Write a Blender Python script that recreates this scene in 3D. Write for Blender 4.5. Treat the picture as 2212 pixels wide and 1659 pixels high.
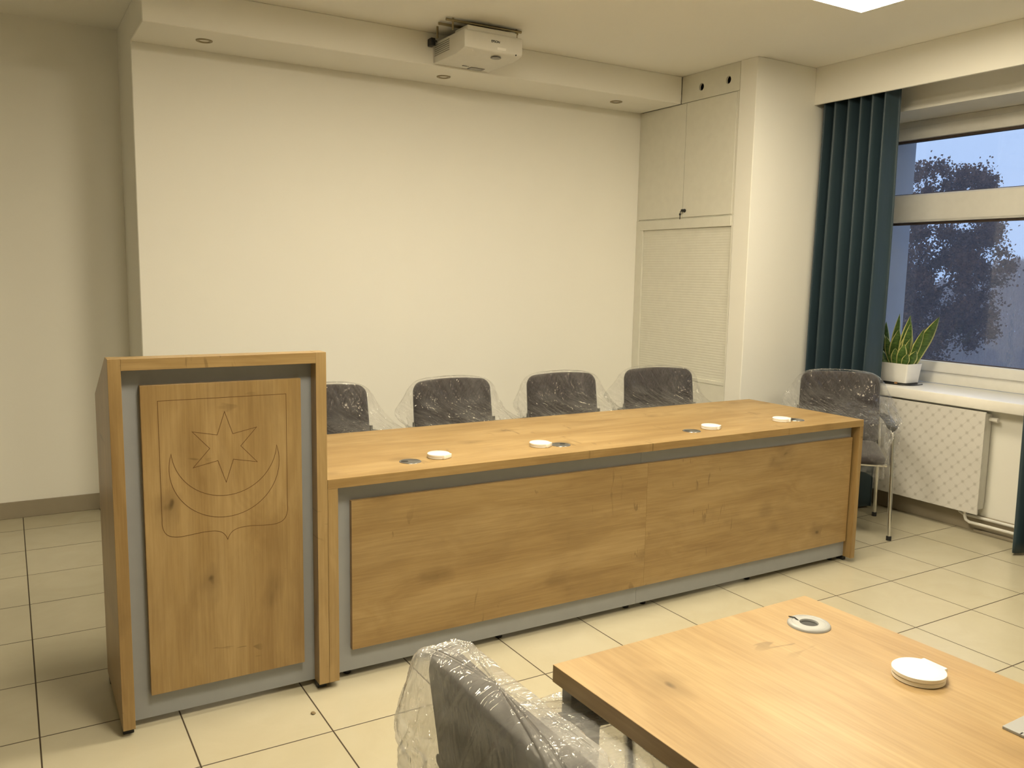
import bpy, bmesh, math, random
from mathutils import Vector, Matrix, noise

# ------------------------------------------------------------------ camera, sky, exposure
for o in list(bpy.data.objects):
    bpy.data.objects.remove(o)
SC = bpy.context.scene
COL = SC.collection

cam_d = bpy.data.cameras.new('camera')
cam = bpy.data.objects.new('camera', cam_d)
COL.objects.link(cam)
cam_d.sensor_fit = 'HORIZONTAL'
cam_d.sensor_width = 36.0
cam_d.lens = 1827.08 * 36.0 / 2212.0
cam_d.clip_start = 0.02
cam_d.clip_end = 400
cam.matrix_world = Matrix(((0.859228, 0.05117, -0.509027, -0.90512),
                           (-0.511281, 0.120612, -0.850908, -2.71871),
                           (0.017854, 0.99138, 0.129796, 1.45573),
                           (0, 0, 0, 1)))
SC.camera = cam

world = bpy.data.worlds.new('dusk_sky')
SC.world = world
world.use_nodes = True
wn = world.node_tree
bgn = wn.nodes['Background']
bgn.inputs['Color'].default_value = (0.50, 0.64, 0.96, 1)
bgn.inputs['Strength'].default_value = 1.5

SC.view_settings.view_transform = 'Standard'
SC.view_settings.look = 'None'
SC.view_settings.gamma = 1.0
SC.view_settings.use_curve_mapping = False
SC.view_settings.exposure = 0.0
SC.cycles.max_bounces = 10
SC.cycles.diffuse_bounces = 5
SC.cycles.glossy_bounces = 4
SC.cycles.transmission_bounces = 6
SC.cycles.transparent_max_bounces = 24
SC.cycles.volume_bounces = 1
SC.cycles.caustics_reflective = False
SC.cycles.caustics_refractive = False
SC.cycles.sample_clamp_indirect = 6.0

LAMP_COLOUR = (1.0, 0.875, 0.63)
LAMP_STRENGTH = 64.0

# ------------------------------------------------------------------ object helpers
def tag(o, label=None, cat=None, group=None, kind=None):
    if label: o['label'] = label
    if cat: o['category'] = cat
    if group: o['group'] = group
    if kind: o['kind'] = kind
    return o

def empty(name, loc, rz=0.0, label=None, cat=None, group=None, kind=None):
    o = bpy.data.objects.new(name, None)
    o.empty_display_size = 0.1
    COL.objects.link(o)
    o.location = loc
    o.rotation_euler = (0, 0, rz)
    return tag(o, label, cat, group, kind)

class MB:
    """collects shapes and links them as ONE mesh object"""
    def __init__(self):
        self.bm = bmesh.new()
    def merge(self, t):
        me = bpy.data.meshes.new('tmp')
        t.to_mesh(me); t.free()
        self.bm.from_mesh(me)
        bpy.data.meshes.remove(me)
        return self
    def box(self, x0, x1, y0, y1, z0, z1, bev=0.0, seg=2):
        t = bmesh.new()
        bmesh.ops.create_cube(t, size=1.0)
        for v in t.verts:
            v.co = Vector(((x0 + x1) / 2 + v.co.x * (x1 - x0), (y0 + y1) / 2 + v.co.y * (y1 - y0), (z0 + z1) / 2 + v.co.z * (z1 - z0)))
        if bev > 0:
            bmesh.ops.bevel(t, geom=list(t.edges), offset=bev, segments=seg, affect='EDGES', profile=0.5)
        return self.merge(t)
    def prism(self, pts, axis, a, b, bev=0.0):
        """polygon pts in the plane across axis, extruded from a to b"""
        t = bmesh.new()
        def P(p, w):
            return {'x': (w, p[0], p[1]), 'y': (p[0], w, p[1]), 'z': (p[0], p[1], w)}[axis]
        va = [t.verts.new(P(p, a)) for p in pts]
        vb = [t.verts.new(P(p, b)) for p in pts]
        t.faces.new(va); t.faces.new(vb[::-1])
        n = len(pts)
        for i in range(n):
            t.faces.new((va[i], vb[i], vb[(i + 1) % n], va[(i + 1) % n]))
        bmesh.ops.recalc_face_normals(t, faces=t.faces)
        if bev > 0:
            bmesh.ops.bevel(t, geom=list(t.edges), offset=bev, segments=2, affect='EDGES', profile=0.5)
        return self.merge(t)
    def tube(self, path, r, seg=14, caps=True, ry=None):
        t = bmesh.new()
        path = [Vector(p) for p in path]
        rr = r if isinstance(r, (list, tuple)) else [r] * len(path)
        rings = []
        up = None
        for i, p in enumerate(path):
            d = (path[min(i + 1, len(path) - 1)] - path[max(i - 1, 0)]).normalized()
            if up is None:
                up = Vector((0, 0, 1)) if abs(d.z) < 0.9 else Vector((0, 1, 0))
            s = d.cross(up).normalized(); up = s.cross(d).normalized()
            f = 1.0 if ry is None else ry
            rings.append([t.verts.new(p + (s * math.cos(k * 2 * math.pi / seg) + up * math.sin(k * 2 * math.pi / seg) * f) * rr[i]) for k in range(seg)])
        for a, b in zip(rings, rings[1:]):
            for k in range(seg):
                t.faces.new((a[k], a[(k + 1) % seg], b[(k + 1) % seg], b[k]))
        if caps:
            t.faces.new(rings[0][::-1]); t.faces.new(rings[-1])
        return self.merge(t)
    def lathe(self, prof, c=(0, 0, 0), seg=40, axis='z', close=False):
        """profile of (radius, height)"""
        t = bmesh.new()
        rings = []
        for r, h in prof:
            ring = []
            for k in range(seg):
                a = 2 * math.pi * k / seg
                p = (r * math.cos(a), r * math.sin(a), h)
                if axis == 'y': p = (p[0], p[2], p[1])
                if axis == 'x': p = (p[2], p[0], p[1])
                ring.append(t.verts.new((p[0] + c[0], p[1] + c[1], p[2] + c[2])))
            rings.append(ring)
        if close: rings.append(rings[0])
        for a, b in zip(rings, rings[1:]):
            for k in range(seg):
                t.faces.new((a[k], a[(k + 1) % seg], b[(k + 1) % seg], b[k]))
        if not close:
            if prof[0][0] > 1e-5: t.faces.new(rings[0][::-1])
            if prof[-1][0] > 1e-5: t.faces.new(rings[-1])
        bmesh.ops.remove_doubles(t, verts=t.verts, dist=1e-6)
        bmesh.ops.recalc_face_normals(t, faces=t.faces)
        return self.merge(t)
    def grid(self, rows, closed=False):
        """rows of points -> skin; closed joins the ends of each row"""
        t = bmesh.new()
        R = [[t.verts.new(p) for p in r] for r in rows]
        for a, b in zip(R, R[1:]):
            n = len(a)
            for k in range(n if closed else n - 1):
                t.faces.new((a[k], a[(k + 1) % n], b[(k + 1) % n], b[k]))
        return self.merge(t)
    def poly(self, pts):
        t = bmesh.new()
        t.faces.new([t.verts.new(p) for p in pts])
        return self.merge(t)
    def xf(self, M):
        bmesh.ops.transform(self.bm, matrix=M, verts=self.bm.verts)
        return self
    def build(self, name, mat=None, parent=None, smooth=False, label=None, kind=None, angle=40):
        me = bpy.data.meshes.new(name)
        self.bm.to_mesh(me); self.bm.free()
        if smooth:
            for p in me.polygons: p.use_smooth = True
            if angle and hasattr(me, 'set_sharp_from_angle'):
                me.set_sharp_from_angle(angle=math.radians(angle))
        if mat: me.materials.append(mat)
        o = bpy.data.objects.new(name, me)
        COL.objects.link(o)
        if parent: o.parent = parent
        if label: o['label'] = label
        if kind: o['kind'] = kind
        return o

def struct(name, mb, mat, parent=None, smooth=False):
    o = mb.build(name, mat, parent, smooth)
    if parent is None: o['kind'] = 'structure'
    return o

def copy_tree(o, parent=None):
    c = o.copy(); COL.objects.link(c)
    if parent: c.parent = parent
    for ch in list(o.children):
        copy_tree(ch, c)
    return c

# ------------------------------------------------------------------ material helpers
class NT:
    def __init__(self, name):
        self.m = bpy.data.materials.new(name)
        self.m.use_nodes = True
        self.t = self.m.node_tree
        self.t.nodes.clear()
        self.out = self.t.nodes.new('ShaderNodeOutputMaterial')
    def n(self, typ, **kw):
        nd = self.t.nodes.new(typ)
        for k, v in kw.items(): setattr(nd, k, v)
        return nd
    def l(self, a, b): self.t.links.new(a, b)
    def val(self, nd, key, v):
        if hasattr(v, 'is_output') or isinstance(v, bpy.types.NodeSocket): self.l(v, nd.inputs[key])
        else: nd.inputs[key].default_value = v
    def coords(self, scale=(1, 1, 1), loc=(0, 0, 0), kind='Object'):
        tc = self.n('ShaderNodeTexCoord'); mp = self.n('ShaderNodeMapping')
        self.l(tc.outputs[kind], mp.inputs['Vector'])
        mp.inputs['Scale'].default_value = scale
        mp.inputs['Location'].default_value = loc
        return mp.outputs[0]
    def noise(self, vec, scale=1, detail=3, rough=0.5, dist=0.0):
        nd = self.n('ShaderNodeTexNoise')
        self.l(vec, nd.inputs['Vector'])
        nd.inputs['Scale'].default_value = scale; nd.inputs['Detail'].default_value = detail
        nd.inputs['Roughness'].default_value = rough; nd.inputs['Distortion'].default_value = dist
        return nd.outputs['Fac']
    def ramp(self, fac, stops):
        nd = self.n('ShaderNodeValToRGB')
        self.l(fac, nd.inputs['Fac'])
        el = nd.color_ramp.elements
        while len(el) < len(stops): el.new(0.5)
        for e, (p, c) in zip(el, stops):
            e.position = p; e.color = (c[0], c[1], c[2], 1) if isinstance(c, (tuple, list)) else (c, c, c, 1)
        return nd.outputs['Color']
    def mix(self, fac, a, b, mode='MIX'):
        nd = self.n('ShaderNodeMix', data_type='RGBA', blend_type=mode)
        self.val(nd, 0, fac)
        for i, v in ((6, a), (7, b)):
            if isinstance(v, (tuple, list)): nd.inputs[i].default_value = (v[0], v[1], v[2], 1)
            else: self.l(v, nd.inputs[i])
        return nd.outputs[2]
    def math(self, op, a, b=None, c=None, clamp=False):
        nd = self.n('ShaderNodeMath', operation=op, use_clamp=clamp)
        self.val(nd, 0, a)
        if b is not None: self.val(nd, 1, b)
        if c is not None: self.val(nd, 2, c)
        return nd.outputs[0]
    def bump(self, h, strength=0.1, dist=0.01):
        nd = self.n('ShaderNodeBump')
        self.l(h, nd.inputs['Height'])
        nd.inputs['Strength'].default_value = strength; nd.inputs['Distance'].default_value = dist
        return nd.outputs[0]
    def principled(self, col=None, rough=0.5, metal=0.0, normal=None, spec=0.5, **kw):
        p = self.n('ShaderNodeBsdfPrincipled')
        if col is not None:
            if isinstance(col, (tuple, list)): p.inputs['Base Color'].default_value = (col[0], col[1], col[2], 1)
            else: self.l(col, p.inputs['Base Color'])
        self.val(p, 'Roughness', rough)
        p.inputs['Metallic'].default_value = metal
        p.inputs['Specular IOR Level'].default_value = spec
        if normal is not None: self.l(normal, p.inputs['Normal'])
        for k, v in kw.items(): p.inputs[k.replace('_', ' ')].default_value = v
        return p
    def end(self, shader):
        self.l(shader.outputs[0] if not isinstance(shader, bpy.types.NodeSocket) else shader, self.out.inputs['Surface'])
        return self.m

def schlick(N, f0=0.04, normal=None):
    """reflectance of a thin sheet, the same from both sides"""
    g = N.n('ShaderNodeNewGeometry')
    d = N.n('ShaderNodeVectorMath', operation='DOT_PRODUCT')
    N.l(g.outputs['Incoming'], d.inputs[0])
    N.l(normal if normal is not None else g.outputs['Normal'], d.inputs[1])
    c = N.math('SUBTRACT', 1.0, N.math('ABSOLUTE', d.outputs['Value']), clamp=True)
    return N.math('MULTIPLY_ADD', N.math('POWER', c, 5.0), 1.0 - f0, f0)

def sep(N, vec):
    s = N.n('ShaderNodeSeparateXYZ'); N.l(vec, s.inputs[0]); return s.outputs

def plain(name, col, rough=0.5, metal=0.0, spec=0.5, bump=0.0, bscale=200):
    N = NT(name)
    v = N.coords()
    f = N.noise(v, bscale / 10, 3)
    c = N.mix(f, tuple(x * 0.94 for x in col), tuple(min(1, x * 1.05) for x in col))
    nrm = N.bump(N.noise(v, bscale, 2), bump, 0.002) if bump else None
    return N.end(N.principled(c, rough, metal, nrm, spec))

def paint(name, col):
    N = NT(name)
    v = N.coords()
    f = N.noise(v, 1.3, 4, 0.6)
    c = N.mix(f, tuple(x * 0.97 for x in col), tuple(min(1, x * 1.02) for x in col))
    h = N.noise(v, 140, 3)
    return N.end(N.principled(c, 0.75, 0, N.bump(h, 0.06, 0.003), 0.25))

def wood(name, axis, seed, light, mid, dark, rough=0.34, flat='y', spec=0.45):
    """honey oak decor: long flamed streaks, fibres, cross cracks and knots; axis = grain direction"""
    N = NT(name)
    def st(al, ac, off=0.0):
        s = [ac, ac, ac]; s['xyz'.index(axis)] = al
        return N.coords(tuple(s), (seed * 3.17 + off, seed * 1.73 + off, seed * 2.31 + off))
    def st2(al, ac, off=0.0):
        s = [ac, ac, ac]; s['xyz'.index(axis)] = al; s['xyz'.index(flat)] = 0.0
        return N.coords(tuple(s), (seed * 3.17 + off, seed * 1.73 + off, seed * 2.31 + off))
    warp = N.noise(st(1.6, 4.0, 5), 1.0, 2)
    v1 = st(0.9, 7.0)
    add = N.n('ShaderNodeVectorMath', operation='MULTIPLY_ADD')
    cmb = N.n('ShaderNodeCombineXYZ')
    for i in range(3): N.l(warp, cmb.inputs[i])
    N.l(cmb.outputs[0], add.inputs[0]); add.inputs[1].default_value = (1.3, 1.3, 1.3); N.l(v1, add.inputs[2])
    band = N.noise(add.outputs[0], 1.15, 6, 0.58, 0.6)
    c = N.ramp(band, [(0.26, dark), (0.45, mid), (0.62, light), (0.80, mid)])
    # blotchy broad clouds
    cloud = N.noise(st(2.6, 5.5, 9), 1.0, 4, 0.6, 0.5)
    c = N.mix(N.math('MULTIPLY', N.ramp(cloud, [(0.48, 0.0), (0.70, 1.0)]), 0.36), c, tuple(d * 0.80 for d in dark))
    # fibres
    fib = N.noise(st(4.0, 150.0, 2), 1.0, 4, 0.65)
    c = N.mix(0.34, c, N.ramp(fib, [(0.34, 0.30), (0.62, 0.66)]), 'SOFT_LIGHT')
    fib2 = N.noise(st(2.2, 46.0, 12), 1.0, 3, 0.6)
    c = N.mix(N.math('MULTIPLY', N.ramp(fib2, [(0.52, 0.0), (0.68, 1.0)]), 0.10), c, tuple(d * 0.72 for d in dark))
    # cathedral figure
    fig = N.noise(add.outputs[0], 0.8, 1, 0.4)
    rings = N.math('SINE', N.math('MULTIPLY', fig, 95.0))
    c = N.mix(N.math('MULTIPLY', N.math('MULTIPLY_ADD', rings, 0.5, 0.5), 0.10), c, tuple(d * 0.7 for d in dark))
    # knots
    vk = st2(4.0, 6.2, 4)
    ad2 = N.n('ShaderNodeVectorMath', operation='MULTIPLY_ADD')
    kn = N.n('ShaderNodeTexNoise'); N.l(vk, kn.inputs['Vector']); kn.inputs['Scale'].default_value = 2.2
    N.l(kn.outputs['Color'], ad2.inputs[0]); ad2.inputs[1].default_value = (0.5, 0.5, 0.5); N.l(vk, ad2.inputs[2])
    vo = N.n('ShaderNodeTexVoronoi', feature='F1'); N.l(ad2.outputs[0], vo.inputs['Vector']); vo.inputs['Scale'].default_value = 1.0
    rnd = N.n('ShaderNodeSeparateColor'); N.l(vo.outputs['Color'], rnd.inputs[0])
    big = N.math('GREATER_THAN', rnd.outputs[0], 0.42)
    halo = N.math('MULTIPLY', N.ramp(vo.outputs['Distance'], [(0.05, 1.0), (0.30, 0.0)]), big)
    core = N.math('MULTIPLY', N.ramp(vo.outputs['Distance'], [(0.03, 1.0), (0.085, 0.0)]), big)
    c = N.mix(N.math('MULTIPLY', halo, 0.55), c, tuple(d * 0.62 for d in dark))
    c = N.mix(N.math('MULTIPLY', core, 0.72), c, tuple(d * 0.30 for d in dark))
    # short cross cracks
    vc = st2(34.0, 9.0, 7)
    cr = N.noise(vc, 1.0, 2, 0.5, 0.6)
    msk = N.noise(st(2.0, 3.0, 3), 1.4, 1)
    crk = N.math('MULTIPLY', N.ramp(cr, [(0.655, 0.0), (0.70, 1.0)]), N.ramp(msk, [(0.54, 0.0), (0.62, 1.0)]))
    c = N.mix(N.math('MULTIPLY', crk, 0.5), c, tuple(d * 0.45 for d in dark))
    nrm = N.bump(fib, 0.10, 0.0015)
    return N.end(N.principled(c, rough, 0, nrm, spec))

def metal(name, col, rough): return plain(name, col, rough, 1.0)

WL, WM, WD = (0.37, 0.255, 0.118), (0.32, 0.212, 0.090), (0.245, 0.152, 0.060)
M = {}
M['wall'] = paint('wall_paint', (0.84, 0.83, 0.785))
M['ceiling'] = paint('ceiling_paint', (0.86, 0.85, 0.81))
M['wood_h'] = wood('oak_along', 'x', 1.0, WL, WM, WD)
M['wood_h2'] = wood('oak_along_second', 'x', 7.3, WL, WM, WD)
M['wood_top'] = wood('oak_top', 'x', 3.1, WL, WM, WD, 0.45, 'z', 0.2)
M['wood_v'] = wood('oak_upright', 'z', 5.2, WL, WM, WD)
M['wood_v2'] = wood('oak_upright_second', 'z', 2.4, WL, WM, WD)
M['wood_t2'] = wood('oak_table', 'y', 9.7, (0.39, 0.275, 0.138), (0.345, 0.232, 0.110), (0.265, 0.168, 0.072), 0.36, 'z')
M['grey'] = plain('grey_board', (0.285, 0.30, 0.325), 0.5, bump=0.05)
M['grey_steel'] = plain('grey_steel', (0.27, 0.275, 0.28), 0.4, bump=0.08, bscale=600)
M['groove'] = plain('burnt_groove', (0.10, 0.045, 0.012), 0.8)
M['black'] = plain('black_plastic', (0.012, 0.012, 0.013), 0.42)
M['white_pl'] = plain('white_plastic', (0.86, 0.84, 0.80), 0.35)
M['offwhite'] = plain('ivory_plastic', (0.74, 0.72, 0.67), 0.4)
M['cab'] = plain('cabinet_white', (0.72, 0.71, 0.64), 0.45)
M['chrome'] = metal('chrome', (0.72, 0.72, 0.71), 0.16)
M['alu'] = metal('brushed_alu', (0.36, 0.36, 0.37), 0.32)
M['ringgrey'] = plain('pale_grey_plastic', (0.33, 0.335, 0.335), 0.4)
M['skirt'] = plain('skirting_tile', (0.31, 0.27, 0.205), 0.35)
M['frame'] = plain('window_plastic', (0.78, 0.77, 0.73), 0.3)
M['darkseal'] = plain('dark_seal', (0.06, 0.04, 0.03), 0.6)
M['sill'] = plain('sill_board', (0.83, 0.81, 0.77), 0.3)
M['render'] = plain('outer_render', (0.42, 0.43, 0.47), 0.9)
M['rad'] = plain('radiator_enamel', (0.68, 0.67, 0.63), 0.35)
M['pipe'] = plain('pipe_enamel', (0.72, 0.71, 0.68), 0.3)
M['pot'] = plain('pot_white', (0.82, 0.81, 0.78), 0.35)
M['soil'] = plain('potting_soil', (0.03, 0.02, 0.012), 0.95, bump=0.6, bscale=120)
M['brownclip'] = plain('brown_clip', (0.36, 0.20, 0.08), 0.6)
M['ink'] = plain('dark_print', (0.03, 0.03, 0.03), 0.5)
M['proj'] = plain('projector_plastic', (0.70, 0.685, 0.635), 0.42)
M['projdark'] = plain('projector_window', (0.22, 0.21, 0.19), 0.25)
M['brass'] = metal('dull_brass', (0.32, 0.27, 0.17), 0.35)
M['crumb'] = plain('crumb', (0.20, 0.15, 0.08), 0.9)

def fabric():
    N = NT('charcoal_fabric')
    v = N.coords()
    f = N.noise(v, 900, 2)
    c = N.mix(f, (0.026, 0.022, 0.023), (0.060, 0.052, 0.053))
    return N.end(N.principled(c, 0.9, 0, N.bump(f, 0.4, 0.001), 0.2, Sheen_Weight=0.25, Sheen_Roughness=0.5))
M['fabric'] = fabric()

def floor_mat():
    N = NT('floor_tiles')
    v = N.coords()
    s = sep(N, v)
    t, tx, ty = 0.4022, -0.8842, 0.1338
    def line(o, off):
        u = N.math('MULTIPLY', N.math('SUBTRACT', o, off), 1.0 / t)
        fr = N.math('FRACT', N.math('ADD', u, 0.5))
        d = N.math('ABSOLUTE', N.math('SUBTRACT', fr, 0.5))
        return d, N.math('FLOOR', u)
    dx, ix = line(s[0], tx); dy, iy = line(s[1], ty)
    d = N.math('MINIMUM', dx, dy)
    g = N.ramp(d, [(0.0042, 1.0), (0.0062, 0.0)])
    wn_ = N.n('ShaderNodeTexWhiteNoise', noise_dimensions='2D')
    cb = N.n('ShaderNodeCombineXYZ'); N.l(ix, cb.inputs[0]); N.l(iy, cb.inputs[1]); N.l(cb.outputs[0], wn_.inputs['Vector'])
    off = N.n('ShaderNodeVectorMath', operation='MULTIPLY_ADD')
    N.l(wn_.outputs['Color'], off.inputs[0]); off.inputs[1].default_value = (9, 9, 9); N.l(v, off.inputs[2])
    cl = N.noise(off.outputs[0], 4.0, 5, 0.55, 1.2)
    vein = N.ramp(N.noise(off.outputs[0], 2.6, 4, 0.6, 2.0), [(0.47, 0.0), (0.5, 1.0), (0.53, 0.0)])
    c = N.mix(cl, (0.435, 0.395, 0.285), (0.50, 0.465, 0.355))
    c = N.mix(N.math('MULTIPLY', vein, 0.10), c, (0.52, 0.47, 0.37))
    c = N.mix(N.math('MULTIPLY', wn_.outputs['Value'], 0.10), c, (0.56, 0.52, 0.44))
    c = N.mix(g, c, (0.045, 0.030, 0.015))
    rg = N.math('MULTIPLY_ADD', g, 0.5, N.math('MULTIPLY_ADD', cl, 0.12, 0.18))
    h = N.math('MULTIPLY_ADD', g, -1.0, N.math('MULTIPLY', cl, 0.05))
    return N.end(N.principled(c, rg, 0, N.bump(h, 0.5, 0.002), 0.5))
M['floor'] = floor_mat()

def curtain_mat():
    N = NT('slate_blue_velvet')
    v = N.coords((1, 1, 1))
    f = N.noise(N.coords((60, 60, 6)), 1.0, 3)
    c = N.mix(f, (0.020, 0.038, 0.052), (0.030, 0.054, 0.072))
    return N.end(N.principled(c, 0.48, 0, N.bump(N.noise(v, 700, 2), 0.2, 0.001), 0.45, Sheen_Weight=0.35, Sheen_Roughness=0.35, Sheen_Tint=(0.55, 0.72, 0.82, 1)))
M['curtain'] = curtain_mat()

def film_mat(name, haze):
    """thin clear polythene: mostly see-through, mirror-like glints on its creases"""
    N = NT(name)
    v = N.coords((1, 1, 1))
    o = sep(N, v)
    zz = N.math('SUBTRACT', o[2], 0.05)
    th0 = N.math('ARCTAN2', N.math('ADD', o[0], N.math('MULTIPLY', o[1], 0.25)), zz)
    rr = N.math('SQRT', N.math('ADD', N.math('MULTIPLY', o[0], o[0]), N.math('MULTIPLY', zz, zz)))
    def radial(a, b, sd, sk):
        th = N.math('MULTIPLY_ADD', zz, sk, th0)
        cb = N.n('ShaderNodeCombineXYZ')
        N.l(N.math('MULTIPLY', th, a), cb.inputs[0]); N.l(N.math('MULTIPLY', rr, b), cb.inputs[1]); N.l(N.math('MULTIPLY_ADD', o[1], 3.0, sd), cb.inputs[2])
        inf = N.n('ShaderNodeObjectInfo')
        ad = N.n('ShaderNodeVectorMath', operation='ADD'); N.l(cb.outputs[0], ad.inputs[0])
        cr = N.n('ShaderNodeCombineXYZ'); N.l(N.math('MULTIPLY', inf.outputs['Random'], 40.0), cr.inputs[1]); N.l(cr.outputs[0], ad.inputs[1])
        return N.noise(ad.outputs[0], 1.0, 2, 0.45, 0.9)
    def ridge(x, k):
        return N.math('SUBTRACT', 1.0, N.math('MULTIPLY', N.math('ABSOLUTE', N.math('SUBTRACT', x, 0.5)), k), clamp=True)
    rid = ridge(radial(13.0, 3.0, 1.0, 0.75), 9.0)
    rid_b = ridge(radial(24.0, 5.0, 6.0, -0.6), 8.0)
    w2 = N.noise(N.coords((30, 30, 18), (3, 1, 2)), 1.0, 2, 0.5, 1.0)
    w3 = N.noise(N.coords((7, 7, 5), (1, 4, 2)), 1.0, 2, 0.5, 0.5)
    lowz = N.math('MULTIPLY', N.math('SUBTRACT', 0.80, o[2]), 1.2, clamp=True)
    crumple = N.ramp(N.math('ADD', N.noise(N.coords((5, 5, 5), (8, 2, 1)), 1.0, 1), lowz), [(0.52, 0.0), (0.66, 1.0)])
    h = N.math('ADD', N.math('MULTIPLY_ADD', rid, 0.8, N.math('MULTIPLY', rid_b, 0.35)), N.math('MULTIPLY_ADD', w3, 1.2, N.math('MULTIPLY', N.math('MULTIPLY', w2, crumple), 0.9)))
    nrm = N.bump(h, 1.0, 0.022)
    fr = schlick(N, 0.055)
    gl = N.n('ShaderNodeBsdfGlossy'); gl.inputs['Roughness'].default_value = 0.07
    gl.inputs['Color'].default_value = (1, 1, 1, 1); N.l(nrm, gl.inputs['Normal'])
    tr = N.n('ShaderNodeBsdfTransparent'); tr.inputs['Color'].default_value = (0.97, 0.97, 0.97, 1)
    df = N.n('ShaderNodeBsdfDiffuse'); df.inputs['Color'].default_value = (0.85, 0.85, 0.85, 1)
    tl = N.n('ShaderNodeBsdfTranslucent'); tl.inputs['Color'].default_value = (0.85, 0.85, 0.85, 1)
    ms = N.n('ShaderNodeMixShader'); ms.inputs[0].default_value = 0.5
    N.l(df.outputs[0], ms.inputs[1]); N.l(tl.outputs[0], ms.inputs[2])
    hz = N.math('MULTIPLY_ADD', rid, 0.05, N.math('MULTIPLY_ADD', N.math('MULTIPLY', crumple, w2), 0.14 + haze * 0.25, haze))
    m1 = N.n('ShaderNodeMixShader'); N.l(hz, m1.inputs[0]); N.l(tr.outputs[0], m1.inputs[1]); N.l(ms.outputs[0], m1.inputs[2])
    m2 = N.n('ShaderNodeMixShader'); N.l(N.math('MULTIPLY', fr, 0.85), m2.inputs[0])
    N.l(m1.outputs[0], m2.inputs[1]); N.l(gl.outputs[0], m2.inputs[2])
    return N.end(m2)
M['film'] = film_mat('clear_polythene', 0.012)
M['film_thick'] = film_mat('clear_polythene_glare', 0.19)  # hazier than the other covers; the extra white imitates reflections at grazing angles

def glass_mat():
    N = NT('window_glass')
    fr = schlick(N, 0.04)
    gl = N.n('ShaderNodeBsdfGlossy'); gl.inputs['Roughness'].default_value = 0.02
    tr = N.n('ShaderNodeBsdfTransparent'); tr.inputs['Color'].default_value = (0.94, 0.96, 0.97, 1)
    m = N.n('ShaderNodeMixShader'); N.l(fr, m.inputs[0]); N.l(tr.outputs[0], m.inputs[1]); N.l(gl.outputs[0], m.inputs[2])
    # specks of dirt and dried rain
    v = N.coords()
    vo = N.n('ShaderNodeTexVoronoi', feature='F1'); N.l(v, vo.inputs['Vector']); vo.inputs['Scale'].default_value = 60
    sp = N.ramp(vo.outputs['Distance'], [(0.05, 1.0), (0.09, 0.0)])
    df = N.n('ShaderNodeBsdfDiffuse'); df.inputs['Color'].default_value = (0.5, 0.5, 0.5, 1)
    m2 = N.n('ShaderNodeMixShader'); N.l(N.math('MULTIPLY', sp, 0.18), m2.inputs[0]); N.l(m.outputs[0], m2.inputs[1]); N.l(df.outputs[0], m2.inputs[2])
    return N.end(m2)
M['glass'] = glass_mat()

def lamp_mat(name, k):
    N = NT(name)
    e = N.n('ShaderNodeEmission')
    e.inputs['Color'].default_value = (*LAMP_COLOUR, 1); e.inputs['Strength'].default_value = LAMP_STRENGTH * k
    return N.end(e)
M['lamp'] = lamp_mat('lamp_diffuser', 1.0)
M['lamp_dim'] = lamp_mat('lamp_diffuser_dimmed', 0.56)

def quilt_mat():
    """printed buttoned-upholstery decor of the radiator front: buttons on a diamond lattice, folds between"""
    N = NT('quilted_print')
    s = sep(N, N.coords())
    p = 0.072
    a = N.math('MULTIPLY', N.math('ADD', s[1], N.math('MULTIPLY', s[2], 1.0)), 1.0 / p)
    b = N.math('MULTIPLY', N.math('SUBTRACT', s[1], N.math('MULTIPLY', s[2], 1.0)), 1.0 / p)
    def tri(o):
        return N.math('ABSOLUTE', N.math('SUBTRACT', N.math('FRACT', N.math('ADD', o, 0.5)), 0.5))
    da, db = tri(a), tri(b)
    r = N.math('SQRT', N.math('ADD', N.math('MULTIPLY', da, da), N.math('MULTIPLY', db, db)))
    dot = N.ramp(r, [(0.05, 1.0), (0.27, 0.0)])
    fold = N.ramp(N.math('MINIMUM', N.math('MULTIPLY', da, 1.0), N.math('MULTIPLY', db, 2.2)), [(0.0, 1.0), (0.07, 0.0)])
    c = N.mix(N.noise(N.coords(), 9, 3), (0.60, 0.585, 0.56), (0.68, 0.665, 0.64))
    c = N.mix(N.math('MULTIPLY', fold, 0.26), c, (0.40, 0.385, 0.36))
    c = N.mix(N.math('MULTIPLY', dot, 0.55), c, (0.34, 0.32, 0.29))
    return N.end(N.principled(c, 0.3, 0, None, 0.5))
M['quilt'] = quilt_mat()

def leaf_mat():
    """snake plant: banded dark green blade with yellow margins; U runs across the blade"""
    N = NT('snake_plant_leaf')
    uv = N.n('ShaderNodeUVMap'); s = sep(N, uv.outputs[0])
    e = N.math('MULTIPLY', N.math('ABSOLUTE', N.math('SUBTRACT', s[0], 0.5)), 2.0)
    bands = N.noise(N.coords((25, 25, 90)), 1.0, 3, 0.6, 0.8)
    c = N.ramp(bands, [(0.35, (0.022, 0.060, 0.010)), (0.65, (0.085, 0.150, 0.030))])
    c = N.mix(N.ramp(e, [(0.74, 0.0), (0.82, 1.0)]), c, (0.56, 0.55, 0.20))
    return N.end(N.principled(c, 0.4, 0, None, 0.4))
M['leaf'] = leaf_mat()

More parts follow.
